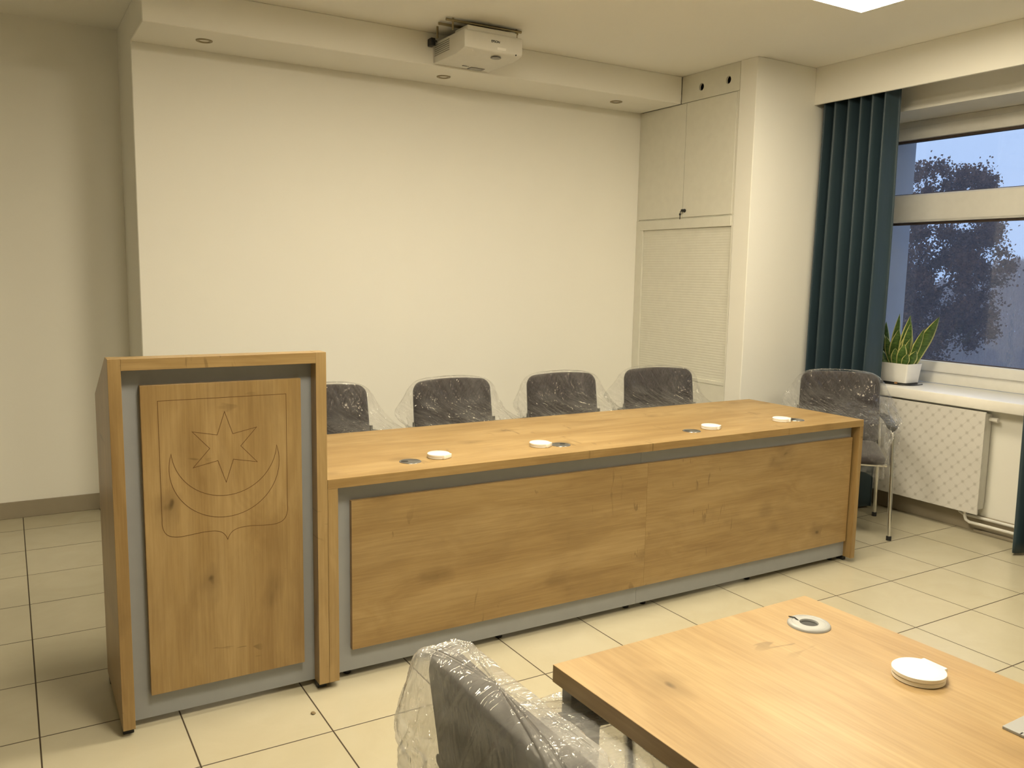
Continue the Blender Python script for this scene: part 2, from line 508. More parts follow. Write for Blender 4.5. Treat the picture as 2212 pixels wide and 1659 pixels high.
def foliage_mat(name, c1, c2):
    N = NT(name)
    v = N.coords()
    f = N.noise(v, 9.0, 3, 0.7)
    c = N.ramp(f, [(0.36, c1), (0.62, c2)])
    df = N.n('ShaderNodeBsdfDiffuse'); N.l(c, df.inputs[0])
    tl = N.n('ShaderNodeBsdfTranslucent'); N.l(c, tl.inputs[0])
    m = N.n('ShaderNodeMixShader'); m.inputs[0].default_value = 0.35
    N.l(df.outputs[0], m.inputs[1]); N.l(tl.outputs[0], m.inputs[2])
    return N.end(m)
M['autumn'] = foliage_mat('autumn_leaves', (0.06, 0.032, 0.022), (0.21, 0.115, 0.07))
M['twigs'] = foliage_mat('bare_twigs', (0.20, 0.12, 0.09), (0.32, 0.21, 0.155))
M['bark'] = plain('bark', (0.035, 0.028, 0.025), 0.9)
M['ground'] = plain('wet_grass', (0.06, 0.07, 0.04), 0.95)

# ------------------------------------------------------------------ the room
XL, XR, YF, YA, YB, ZC = -5.2, 3.94, -6.8, 2.82, 2.2676, 2.80
XC, YP, YS, ZS = 3.1234, 1.154, 1.832, 2.621
XW = -0.279
struct('floor', MB().box(XL, XR, YF, YA, -0.12, 0.0), M['floor'])
struct('ceiling', MB().box(XL - .1, XR + .66, YF - .1, YA + .1, ZC, ZC + 0.12), M['ceiling'])
struct('wall_left', MB().box(XL - 0.12, XL, YF, YA, 0, ZC), M['wall'])
struct('wall_front', MB().box(XL - 0.12, XR + .66, YF - 0.12, YF, 0, ZC), M['wall'])
struct('wall_alcove', MB().box(XL - .12, XW, YA, YA + 0.12, 0, ZC), M['wall'])
struct('wall_back', MB().box(XW, XR + .66, YB, YA + 0.12, 0, ZC, 0.004, 1), M['wall'])
struct('wall_pier', MB().box(XC, XR, YP, 1.295, 0, ZC, 0.003, 1), M['wall'])
wr = MB()
XO = 4.60
wr.box(XR, 4.385, 1.135, YB, 0, ZC)
wr.box(4.385, XO, 1.09, YB, 0, ZC)
wr.box(XR, XO, YF, -0.78, 0, ZC)
wr.box(XR, 4.385, -0.78, 1.135, 2.494, ZC)
wr.box(4.385, XO, -0.78, 1.09, 2.494, ZC)
wr.box(XR, 4.385, -0.78, 1.135, 0, 0.728)
wr.box(4.385, XO, -0.78, 1.09, 0, 0.728)
struct('wall_right', wr, M['wall'])
struct('wall_outside', MB().box(XO, XO + 0.03, 1.09, 4.0, -6.0, 4.0).box(XO, XO + 0.03, -8.0, -0.78, -6.0, 4.0).box(XO, XO + 0.03, -0.78, 1.09, 2.52, 4.0).box(XO, XO + 0.03, -0.78, 1.09, -6.0, 0.76).box(4.38, XO + 0.03, 1.075, 1.0905, 0.76, 2.52), M['render'])
struct('soffit', MB().box(XW, XC, YS, YB, ZS, ZC, 0.004, 1), M['wall'])
struct('pelmet', MB().box(3.65, 3.668, YF, YP, 2.568, ZC, 0.002, 1), M['wall'])
struct('baseboard_left', MB().box(XL, XW, YA - 0.008, YA, 0, 0.098, 0.002, 1), M['skirt'])
struct('baseboard_right', MB().box(XR - 0.014, XR, YF, YP, 0, 0.098, 0.002, 1), M['skirt'])
struct('baseboard_pier', MB().box(XC - 0.008, XR - 0.014, YP - 0.009, YP, 0, 0.098, 0.002, 1), M['skirt'])

# window
w = empty('window_1', (4.28, 0.155, 0.79), kind='structure')
def wloc(x0, x1, y0, y1, z0, z1): return (x0 - 4.28, x1 - 4.28, y0 - 0.155, y1 - 0.155, z0 - 0.79, z1 - 0.79)
f = MB()
f.box(*wloc(4.29, 4.37, -0.78, 1.134, 2.435, 2.494), 0.006)
f.box(*wloc(4.29, 4.37, -0.78, 1.134, 0.793, 0.874), 0.006)
f.box(*wloc(4.29, 4.37, 1.074, 1.134, 0.845, 2.435), 0.006)
f.box(*wloc(4.29, 4.37, -0.78, -0.72, 0.845, 2.435), 0.006)
f.box(*wloc(4.29, 4.37, -0.72, 1.074, 1.90, 1.955), 0.004)
f.box(*wloc(4.266, 4.30, -0.745, 1.10, 1.842, 2.016), 0.014, 4)
f.build('window_frame', M['frame'], w, True)
for z0, z1, g0, g1 in ((1.926, 2.455, 2.019, 2.373), (0.868, 1.924, 0.938, 1.836)):
    s = MB()
    s.box(*wloc(4.272, 4.345, -0.745, 1.099, g1, z1), 0.010)
    s.box(*wloc(4.272, 4.345, -0.745, 1.099, z0, g0), 0.010)
    s.box(*wloc(4.272, 4.345, 1.034, 1.099, g0 - .005, g1 + .005), 0.006)
    s.box(*wloc(4.272, 4.345, -0.745, -0.675, g0 - .005, g1 + .005), 0.006)
    so = s.build('sash', M['frame'], w, True)
    q = MB().box(*wloc(4.295, 4.33, -0.68, 1.04, g1 - 0.014, g1 + .002)).box(*wloc(4.295, 4.33, -0.68, 1.04, g0 - .002, g0 + 0.005))
    q.build('glazing_seal', M['darkseal'], so, label='dark rubber seal around the pane')
    MB().box(*wloc(4.310, 4.316, -0.68, 1.04, g0 + .004, g1 - .012)).build('pane', M['glass'], so)
MB().box(*wloc(3.8485, 4.292, -0.77, 1.131, 0.7295, 0.7926), 0.006).build('window_sill', M['sill'], w, True)

# ------------------------------------------------------------------ ceiling lights
def ceiling_light(x, y, label, rz=0.0, mat='lamp'):
    t = empty('ceiling_light', (x, y, ZC), rz, label, 'ceiling light', 'square light panels on the ceiling')
    MB().box(-.30, .30, -.30, -.285, -.024, 0).box(-.30, .30, .285, .30, -.024, 0).box(-.30, -.285, -.285, .285, -.024, 0).box(.285, .30, -.285, .285, -.024, 0).build('frame', M['white_pl'], t)
    MB().box(-.284, .284, -.284, .284, -.020, -.006).build('diffuser', M[mat], t, label='glowing white diffuser')
    return t
ceiling_light(2.55, -0.08, 'square glowing light panel on the ceiling, nearest the curtained window', 0, 'lamp_dim')
ceiling_light(0.80, -0.08, 'square light panel on the ceiling above the lectern end of the long desk')
ceiling_light(0.02, -1.50, 'square light panel on the ceiling above the front table')
ceiling_light(2.55, -2.30, 'square light panel on the ceiling behind the viewer, nearest the window', 0, 'lamp_dim')

def downlight(x, y, label):
    t = empty('ceiling_downlight', (x, y, ZS), 0, label, 'downlight', 'recessed downlights in the boxed soffit')
    MB().lathe([(0.026, 0.004), (0.026, -0.003), (0.034, -0.006), (0.041, -0.004), (0.042, 0.0), (0.042, 0.004)], seg=36, close=True).build('trim_ring', M['brass'], t, True, 'dull metal ring')
    MB().lathe([(0.0, -0.001), (0.024, -0.0005), (0.0255, 0.003)], seg=32).build('lens', M['offwhite'], t, True)
downlight(0.045, 2.034, 'unlit round downlight in the soffit above the lectern, leftmost of three')
downlight(1.426, 2.045, 'unlit round downlight in the soffit right behind the projector')
downlight(2.717, 2.028, 'unlit round downlight in the soffit beside the tall cabinet')

# ------------------------------------------------------------------ projector
pj = empty('projector', (1.435, 1.645, 2.63), 0, 'white short-throw projector hung close under the ceiling', 'projector')
hw, y0, y1 = 0.180, -0.200, 0.182
b = MB()
sec = [(y0 + 0.004, 0.012), (y0, 0.022), (y0, 0.104), (y0 + 0.012, 0.110), (y1, 0.113), (y1, 0.0), (y0 + 0.10, -0.002), (y0 + .05, 0.004)]
b.prism(sec, 'x', -hw, hw, 0.006)
b.box(-0.160, 0.150, y0 + .01, y0 + .16, 0.105, 0.134, 0.008)
b.build('body', M['proj'], pj, True)
g = MB()
for k in range(6):
    g.box(-hw - 0.0015, -hw + 0.002, -0.02, 0.165, 0.036 + k * 0.011, 0.0405 + k * 0.011)
g.build('vent_grille', M['projdark'], pj, label='row of dark vent slots')
MB().lathe([(0.0, -0.0045), (0.028, -0.0045), (0.030, -0.002)], (0.045, -0.155, 0.0), 28).build('lens_window', M['projdark'], pj, True, 'dark oval projection window').scale = (1.0, 0.9, 1.0)
MB().box(0.03, 0.12, 0.12, 0.17, -0.004, 0.0).build('cable_cover', M['projdark'], pj)
MB().box(0.02, 0.075, y0 - 0.0015, y0 + .002, 0.026, 0.040, 0.001).build('label_plate', M['white_pl'], pj)
MB().lathe([(0.0, 0), (0.004, 0), (0.004, 0.006)], (0.14, y0 + 0.004, 0.012), 12).build('foot_screw', M['ink'], pj)
MB().lathe([(0.0, -.002), (0.003, 0), (0.003, 0.004)], (-0.12, y0 + 0.02, 0.006), 12).build('indicator_light', M['white_pl'], pj)
mt = MB()
mt.tube([(-0.255, -0.128, 0.158), (0.205, -0.140, 0.158)], 0.0075, 12)
mt.tube([(-0.255, -0.036, 0.158), (0.205, -0.045, 0.158)], 0.0075, 12)
for x in (-0.215, 0.18):
    if x > 0: mt.tube([(x, -0.14, 0.146), (x, 0.10, 0.146)], 0.007, 10)
    mt.tube([(x, -0.13, 0.108), (x, -0.13, 0.1698)], 0.006, 10)
    mt.tube([(x, 0.06, 0.108), (x, 0.06, 0.1698)], 0.006, 10)
mt.build('mount_rails', M['brass'], pj, True, 'metal rails of the ceiling mount')
def text_obj(body, size, name, mat, parent, loc, rot, extrude=0.0006):
    cu = bpy.data.curves.new('lettering', 'FONT')
    cu.body = body; cu.size = size; cu.extrude = extrude; cu.align_x = 'CENTER'; cu.align_y = 'CENTER'; cu.offset = size * 0.012
    to = bpy.data.objects.new('lettering', cu); COL.objects.link(to)
    dg = bpy.context.evaluated_depsgraph_get()
    me = bpy.data.meshes.new_from_object(to.evaluated_get(dg))
    bpy.data.objects.remove(to)
    o = bpy.data.objects.new(name, me); COL.objects.link(o)
    me.materials.clear(); me.materials.append(mat)
    o.parent = parent; o.location = loc; o.rotation_euler = rot
    return o
text_obj('EPSON', 0.0175, 'logo_lettering', M['ink'], pj, (0.0085, y0 - 0.0008, 0.066), (math.pi / 2, 0, 0))['label'] = 'dark brand lettering on the front'
text_obj('EPSON', 0.014, 'underside_lettering', M['ink'], pj, (-0.01, 0.115, -0.003), (math.pi, 0, 0))['label'] = 'small dark lettering underneath'
pc = empty('projector_cable', (1.232, 1.80, 2.74), 0, 'short black plug and cable behind the projector on the soffit', 'cable')
MB().box(-0.014, 0.014, -0.02, 0.031, -0.022, 0.020, 0.005).build('plug', M['black'], pc, True)
MB().tube([(0.0, -0.012, 0.0), (0.012, -0.02, 0.004), (0.022, -0.012, 0.004)], 0.005, 8).build('lead', M['black'], pc, True)

# ------------------------------------------------------------------ lectern
L = empty('lectern', (-0.3305, 0.22, 0), 0, 'tall oak lectern with an engraved shield on its front, left of the desk', 'lectern')
def lb(x): return x + 0.3305
def ly(y): return y - 0.22
prof = [(ly(0), 0.024), (ly(0), 1.185), (ly(0.067), 1.185), (ly(0.459), 1.024), (ly(0.459), 0.024)]
MB().prism(prof, 'x', lb(-0.6608), lb(-0.6248), 0.0008).build('side_panel', M['wood_v'], L)
MB().prism(prof, 'x', lb(-0.0362), lb(-0.0004), 0.0008).build('side_panel', M['wood_v2'], L)
MB().prism([(ly(0), 1.149), (ly(0), 1.1846), (ly(0.067), 1.1846), (ly(0.0815), 1.149)], 'x', lb(-0.6246), lb(-0.0364), 0.0008).build('top_rail', M['wood_h'], L)
MB().prism([(ly(0.0685), 1.183), (ly(0.458), 1.023), (ly(0.451), 1.002), (ly(0.0765), 1.159)], 'x', lb(-0.6246), lb(-0.0364), 0.0008).build('reading_board', M['wood_h2'], L)
MB().box(lb(-0.6246), lb(-0.0364), ly(0.053), ly(0.071), 0.0235, 1.1488).build('front_panel', M['grey'], L, label='grey recessed front board')
fp = MB().box(lb(-0.5719), lb(-0.0783), ly(0.030), ly(0.0528), 0.1059, 1.0981, 0.0008).build('facing_panel', M['wood_v2'], L)
MB().box(lb(-0.6246), lb(-0.0364), ly(0.073), ly(0.44), 0.72, 0.738).build('shelf', M['wood_h'], L)
for x in (-0.643, -0.018):
    for y in (0.045, 0.42):
        MB().box(lb(x) - 0.016, lb(x) + 0.016, ly(y) - 0.02, ly(y) + 0.02, 0, 0.0238, 0.002).build('foot', M['black'], L)
# engraved shield, star and crescent
def ribbon(mb, pts, wid, y, closed=True):
    n = len(pts)
    P = [Vector((p[0], p[1])) for p in pts]
    Lft, Rgt = [], []
    for i in range(n):
        a = P[(i - 1) % n]; c = P[(i + 1) % n]; p = P[i]
        d1 = (p - a).normalized(); d2 = (c - p).normalized()
        n1 = Vector((-d1.y, d1.x)); n2 = Vector((-d2.y, d2.x))
        m = (n1 + n2)
        m = m.normalized() if m.length > 1e-6 else n1
        k = min(3.0, 1.0 / max(0.3, m.dot(n1)))
        Lft.append(p + m * wid / 2 * k); Rgt.append(p - m * wid / 2 * k)
    for i in range(n):
        j = (i + 1) % n
        q = [Lft[i], Lft[j], Rgt[j], Rgt[i]]
        mb.prism([(v.x, v.y) for v in q], 'y', y, y + 0.0006)
def catmull(pts, sub=8):
    out = []
    n = len(pts)
    for i in range(n - 1):
        p0 = Vector(pts[max(i - 1, 0)]); p1 = Vector(pts[i]); p2 = Vector(pts[i + 1]); p3 = Vector(pts[min(i + 2, n - 1)])
        for s in range(sub):
            t = s / sub
            out.append(0.5 * ((2 * p1) + (p2 - p0) * t + (2 * p0 - 5 * p1 + 4 * p2 - p3) * t * t + (3 * p1 - p0 - 3 * p2 + p3) * t ** 3))
    out.append(Vector(pts[-1]))
    return [(v[0], v[1]) for v in out]
EX, EY = lb(-0.3256), ly(0.030) - 0.0003
half = catmull([(0.1965, 0.675), (0.1965, 0.6545), (0.190, 0.633), (0.176, 0.6190), (0.150, 0.6125), (0.115, 0.6140), (0.076, 0.6175), (0.040, 0.6165), (0.018, 0.6090), (0.006, 0.5960), (0.0, 0.5825)], 5)
right = [(0.1975, 1.0485)] + half
left = [(-x, z) for x, z in right[::-1][1:]]
ribbon_m = MB(); ribbon(ribbon_m, [(EX + x, z) for x, z in right + left], 0.0017, EY)
ribbon_m.build('engraved_shield', M['groove'], fp, label='dark engraved shield outline')
st = []
for k in range(12):
    a = math.pi / 2 - k * math.pi / 6
    r = 0.115 if k % 2 == 0 else 0.0482
    st.append((EX + r * math.cos(a), 0.8876 + r * math.sin(a)))
ribbon_m = MB(); ribbon(ribbon_m, st, 0.0017, EY)
ribbon_m.build('engraved_star', M['groove'], fp, label='dark engraved six-pointed star')
cr = []
a0 = math.atan2(0.880 - 0.830, 0.1637)
for k in range(49):
    a = math.pi - a0 + (math.pi + 2 * a0) * k / 48
    cr.append((EX + 0.1712 * math.cos(a), 0.830 + 0.1712 * math.sin(a)))
b0 = math.atan2(0.880 - 0.894, 0.1637)
for k in range(1, 48):
    a = b0 - (math.pi + 2 * b0) * k / 48
    cr.append((EX + 0.1643 * math.cos(a), 0.894 + 0.1643 * math.sin(a)))
ribbon_m = MB(); ribbon(ribbon_m, cr, 0.0017, EY)
ribbon_m.build('engraved_crescent', M['groove'], fp, label='dark engraved crescent moon')

# ------------------------------------------------------------------ long desk
D = empty('conference_desk', (1.4043, 0.39, 0), 0, 'long oak and grey presidium desk running from the lectern to the window', 'desk')
def dx(x): return x - 1.4043
def dy(y): return y - 0.39
MB().box(dx(0.0004), dx(2.8086), dy(0), dy(0.7786), 0.7167, 0.75, 0.0009).build('tabletop', M['wood_top'], D)
MB().box(dx(0.0004), dx(0.0364), dy(0), dy(0.74), 0.0238, 0.7165, 0.0008).build('side_panel', M['wood_v'], D)
MB().box(dx(2.7809), dx(2.8086), dy(0), dy(0.74), 0.0238, 0.7165, 0.0008).build('side_panel', M['wood_v2'], D)
for a, b_ in ((0.0366, 1.4026), (1.4038, 2.7807)):
    MB().box(dx(a), dx(b_), dy(0.0495), dy(0.0675), 0.027, 0.7165).build('front_panel', M['grey'], D, label='grey recessed front board')
MB().box(dx(0.0948), dx(1.4270), dy(0.030), dy(0.0493), 0.1109, 0.6572, 0.0008).build('facing_panel', M['wood_h'], D)
MB().box(dx(1.4274), dx(2.7697), dy(0.030), dy(0.0493), 0.1109, 0.6572, 0.0008).build('facing_panel', M['wood_h2'], D)
for x in (0.096, 0.734, 1.381, 1.477, 2.127, 2.73):
    MB().lathe([(0.0, 0.0), (0.013, 0.0), (0.015, 0.003), (0.015, 0.010), (0.006, 0.012), (0.006, 0.03)], (dx(x), dy(0.092), 0), 20).build('foot', M['black'], D, True)
for x in (0.0184, 2.7947):
    for y in (0.07, 0.68):
        MB().box(dx(x) - 0.012, dx(x) + 0.012, dy(y) - 0.02, dy(y) + 0.02, 0, 0.0238, 0.002).build('foot', M['black'], D)

def flush_grommet(x, y, ang, label):
    t = empty('cable_grommet', (x, y, 0.75), ang, label, 'cable grommet', 'flat metal cable grommets in the long desk')
    MB().lathe([(0.0, 0.0006), (0.034, 0.0006), (0.0355, 0.0018), (0.0405, 0.0022), (0.0415, 0.0)], seg=44).build('cap', M['alu'], t, True)
    pts = [(0.0145 * math.cos(k * math.pi / 10) + 0.022, 0.011 * math.sin(k * math.pi / 10)) for k in range(20)]
    MB().prism(pts, 'z', 0.0007, 0.0013).build('cable_hole', M['black'], t, label='dark cable hole')
    return t
flush_grommet(0.365, 0.136, math.radians(150), 'flat grey cable grommet in the desktop nearest the lectern')
flush_grommet(1.051, 0.148, math.radians(35), 'flat grey cable grommet in the desktop, second from the lectern')
flush_grommet(1.779, 0.148, math.radians(150), 'flat grey cable grommet in the desktop, third from the lectern')
flush_grommet(2.478, 0.150, math.radians(150), 'flat dark cable grommet in the desktop nearest the window')

def flip_disc(x, y, ang, label, group, r=0.0425):
    t = empty('round_desk_cover', (x, y, 0.7502), ang, label, 'desk cover', group)
    MB().lathe([(0.0, 0.0), (r - .002, 0.0), (r, 0.0015), (r, 0.0075), (r - .0015, 0.0085), (0.0, 0.0085)], seg=56).build('base', M['white_pl'], t, True)
    MB().lathe([(0.0, 0.0087), (r - .001, 0.0087), (r + .0008, 0.0100), (r + .0008, 0.0160), (r - .0012, 0.0176), (0.0, 0.0182)], seg=56).build('lid', M['white_pl'], t, True)
    MB().box(0.020, r + 0.003, -0.024, 0.024, 0.001, 0.0174, 0.002).build('hinge_tab', M['white_pl'], t, True)
    return t
GD = 'round white covers on the long desk'
flip_disc(0.491, 0.155, math.radians(-62), 'round white flip cover on the desk, nearest the lectern', GD)
flip_disc(0.958, 0.163, math.radians(-55), 'round white flip cover on the desk, second from the lectern', GD)
flip_disc(1.905, 0.158, math.radians(-55), 'round white flip cover on the desk, third from the lectern', GD)
flip_disc(2.382, 0.158, math.radians(-50), 'round white flip cover on the desk, nearest the window', GD)

# ------------------------------------------------------------------ front table
T = empty('meeting_table', (-0.0823, -1.5062, 0), 0.0154, 'oak topped meeting table on a grey steel frame in the foreground', 'table')
MB().box(0, 0.685, -1.40, 0, 0.717, 0.75, 0.0009).build('tabletop', M['wood_t2'], T)
def portal(yc):
    o = [(0.018, 0.0), (0.018, 0.704), (0.021, 0.712), (0.030, 0.7168), (0.655, 0.7168), (0.664, 0.712), (0.667, 0.704), (0.667, 0.0), (0.600, 0.0), (0.600, 0.617), (0.597, 0.626), (0.588, 0.630), (0.098, 0.630), (0.089, 0.626), (0.086, 0.617), (0.086, 0.0)]
    return MB().prism(o, 'y', yc - 0.015, yc + 0.015, 0.002)
portal(-0.0205).build('leg_frame', M['grey_steel'], T)
portal(-1.375).build('leg_frame', M['grey_steel'], T)
MB().box(0.10, 0.13, -1.36, -0.036, 0.680, 0.7168).box(0.55, 0.58, -1.36, -0.036, 0.680, 0.7168).build('crossbar', M['grey_steel'], T)
g = empty('cable_grommet', (0.479, -1.611, 0.75), 0, 'raised pale grey cable grommet on the front table', 'cable grommet')
MB().lathe([(0.0175, 0.0), (0.0175, 0.003), (0.019, 0.0055), (0.030, 0.0065), (0.033, 0.0055), (0.0345, 0.0065), (0.040, 0.0055), (0.0425, 0.003), (0.043, 0.0)], seg=52).build('ring', M['ringgrey'], g, True)
MB().lathe([(0.0, 0.0004), (0.0174, 0.0004), (0.0174, 0.0012)], seg=36).build('cable_hole', M['black'], g, label='dark cable hole')
MB().tube([(-0.010, 0.014, 0.003), (-0.013, 0.022, 0.0075), (-0.011, 0.028, 0.0080), (-0.015, 0.036, 0.0075), (-0.013, 0.041, 0.0060)], 0.0013, 6).build('slit', M['black'], g, label='thin dark zigzag slit')
flip_disc(0.466, -1.864, math.radians(-2), 'large round white flip cover on the front table', None, 0.0445)
pb = empty('power_box', (0.424, -2.037, 0.75), 0.0154, 'grey metal power socket box set in the front table at the right edge', 'power box')
fr_ = MB().box(0, 0.13, -0.030, 0, 0, 0.005, 0.001).box(0, 0.13, -0.27, -0.240, 0, 0.005, 0.001).box(0, 0.009, -0.244, -0.026, 0, 0.005, 0.001).box(0.118, 0.13, -0.244, -0.026, 0, 0.005, 0.001)
fr_.build('frame', M['ringgrey'], pb)
MB().box(0.007, 0.120, -0.242, -0.028, 0.0002, 0.0012).build('socket_well', M['black'], pb, label='dark open well')
MB().box(0.036, 0.117, -0.236, -0.032, 0.0022, 0.0044, 0.0006).build('lid', M['ringgrey'], pb)

# ------------------------------------------------------------------ chairs
def rrect(w, h, r, n=7):
    pts = []
    for cx, cy, a0 in ((w / 2 - r, h / 2 - r, 0), (-w / 2 + r, h / 2 - r, 90), (-w / 2 + r, -h / 2 + r, 180), (w / 2 - r, -h / 2 + r, 270)):
        for k in range(n):
            a = math.radians(a0 + 90 * k / (n - 1))
            pts.append((cx + r * math.cos(a), cy + r * math.sin(a)))
    return pts
def cushion(w, h, t, r, crown=0.0, sub=5):
    """padded slab in the local XZ plane, thickness along Y; many rings so that it can be bent"""
    mb = bmesh.new()
    layers = [(0.90, -t / 2 - crown * .9), (0.055, -t / 2), (0.022, -t / 2 + 0.004), (0.006, -t / 2 + 0.012), (0.0, -t / 2 + 0.022), (0.0, t / 2 - 0.022), (0.006, t / 2 - 0.012), (0.022, t / 2 - 0.004), (0.055, t / 2), (0.90, t / 2 + crown * .4)]
    rows = []
    for ins, y in layers:
        if ins == 0.90:
            pts = [(p[0] * 0.35, p[1] * 0.35) for p in rrect(w - 0.11, h - 0.11, max(r - 0.05, 0.02))]
        else:
            pts = rrect(w - 2 * ins, h - 2 * ins, max(r - ins, 0.015))
        rows.append([mb.verts.new((p[0], y, p[1])) for p in pts])
    n = len(rows[0])
    for a, b2 in zip(rows, rows[1:]):
        for k in range(n):
            mb.faces.new((a[k], a[(k + 1) % n], b2[(k + 1) % n], b2[k]))
    mb.faces.new(rows[0][::-1]); mb.faces.new(rows[-1])
    bmesh.ops.recalc_face_normals(mb, faces=mb.faces)
    return mb

def make_chair():
    t = empty('conference_chair', (0, 0, 0))
    # backrest
    bk = cushion(0.472, 0.43, 0.056, 0.05, 0.010)
    bmesh.ops.subdivide_edges(bk, edges=[e for e in bk.edges if e.calc_length() > 0.12], cuts=7, use_grid_fill=True)
    for v in bk.verts:
        v.co.y -= 0.28 * v.co.x ** 2 * 1.0 - 0.008       # wraps forward at the sides
        v.co.z -= 0.30 * v.co.x ** 2 * (1 if v.co.z > 0 else 0.3)
        v.co.x *= 1 - 0.10 * (v.co.z + 0.2)
    m = MB().merge(bk)
    m.xf(Matrix.Translation((0, 0.222, 0.683)) @ Matrix.Rotation(math.radians(-8), 4, 'X'))
    m.build('backrest', M['fabric'], t, True, angle=60)
    # seat
    sc = cushion(0.47, 0.45, 0.055, 0.07, 0.012)
    m = MB().merge(sc)
    m.xf(Matrix.Translation((0, -0.01, 0.452)) @ Matrix.Rotation(math.radians(93), 4, 'X'))
    m.build('seat', M['fabric'], t, True, angle=60)
    fm = MB().tube([(-0.235, -0.19, 0.415), (-0.235, 0.20, 0.405), (0.235, 0.20, 0.405), (0.235, -0.19, 0.415), (-0.235, -0.19, 0.415)], 0.010, 10)
    fm.build('seat_frame', M['chrome'], t, True)
    for s in (-1, 1):
        lg = MB().tube([(s * 0.255, -0.150, 0.632), (s * 0.256, -0.172, 0.622), (s * 0.258, -0.185, 0.600), (s * 0.262, -0.205, 0.42), (s * 0.270, -0.245, 0.022)], 0.0115, 14)
        lo = lg.build('front_leg', M['chrome'], t, True)
        MB().lathe([(0.0, 0.0), (0.0145, 0.0), (0.0145, 0.022), (0.012, 0.026)], (s * 0.270, -0.245, 0), 16).build('foot_cap', M['black'], lo, True)
        lg = MB().tube([(s * 0.235, 0.205, 0.80 - .12), (s * 0.238, 0.20, 0.50), (s * 0.242, 0.195, 0.42), (s * 0.255, 0.265, 0.022)], 0.0115, 14)
        lo = lg.build('rear_leg', M['chrome'], t, True)
        MB().lathe([(0.0, 0.0), (0.0145, 0.0), (0.0145, 0.022), (0.012, 0.026)], (s * 0.255, 0.265, 0), 16).build('foot_cap', M['black'], lo, True)
        am = MB()
        rows = []
        for k in range(15):
            u = k / 14
            y = -0.215 + 0.43 * u
            wd = 0.027 * (1 - 0.35 * max(0, u - 0.6)) * (1 - 0.8 * max(0, (0.08 - u) / 0.08) ** 2 * 0.6)
            z = 0.642 + 0.010 * math.sin(u * math.pi) - 0.012 * (1 - u) ** 3
            rows.append([(s * 0.254 + wd * math.cos(a), y, z + 0.013 * math.copysign(abs(math.sin(a)) ** 0.7, math.sin(a))) for a in [2 * math.pi * j / 16 for j in range(16)]])
        am.grid(rows, True); am.poly(rows[0][::-1]); am.poly(rows[-1])
        bmesh.ops.remove_doubles(am.bm, verts=am.bm.verts, dist=1e-5)
        bmesh.ops.recalc_face_normals(am.bm, faces=am.bm.faces)
        am.build('armrest', M['black'], t, True)
    return t

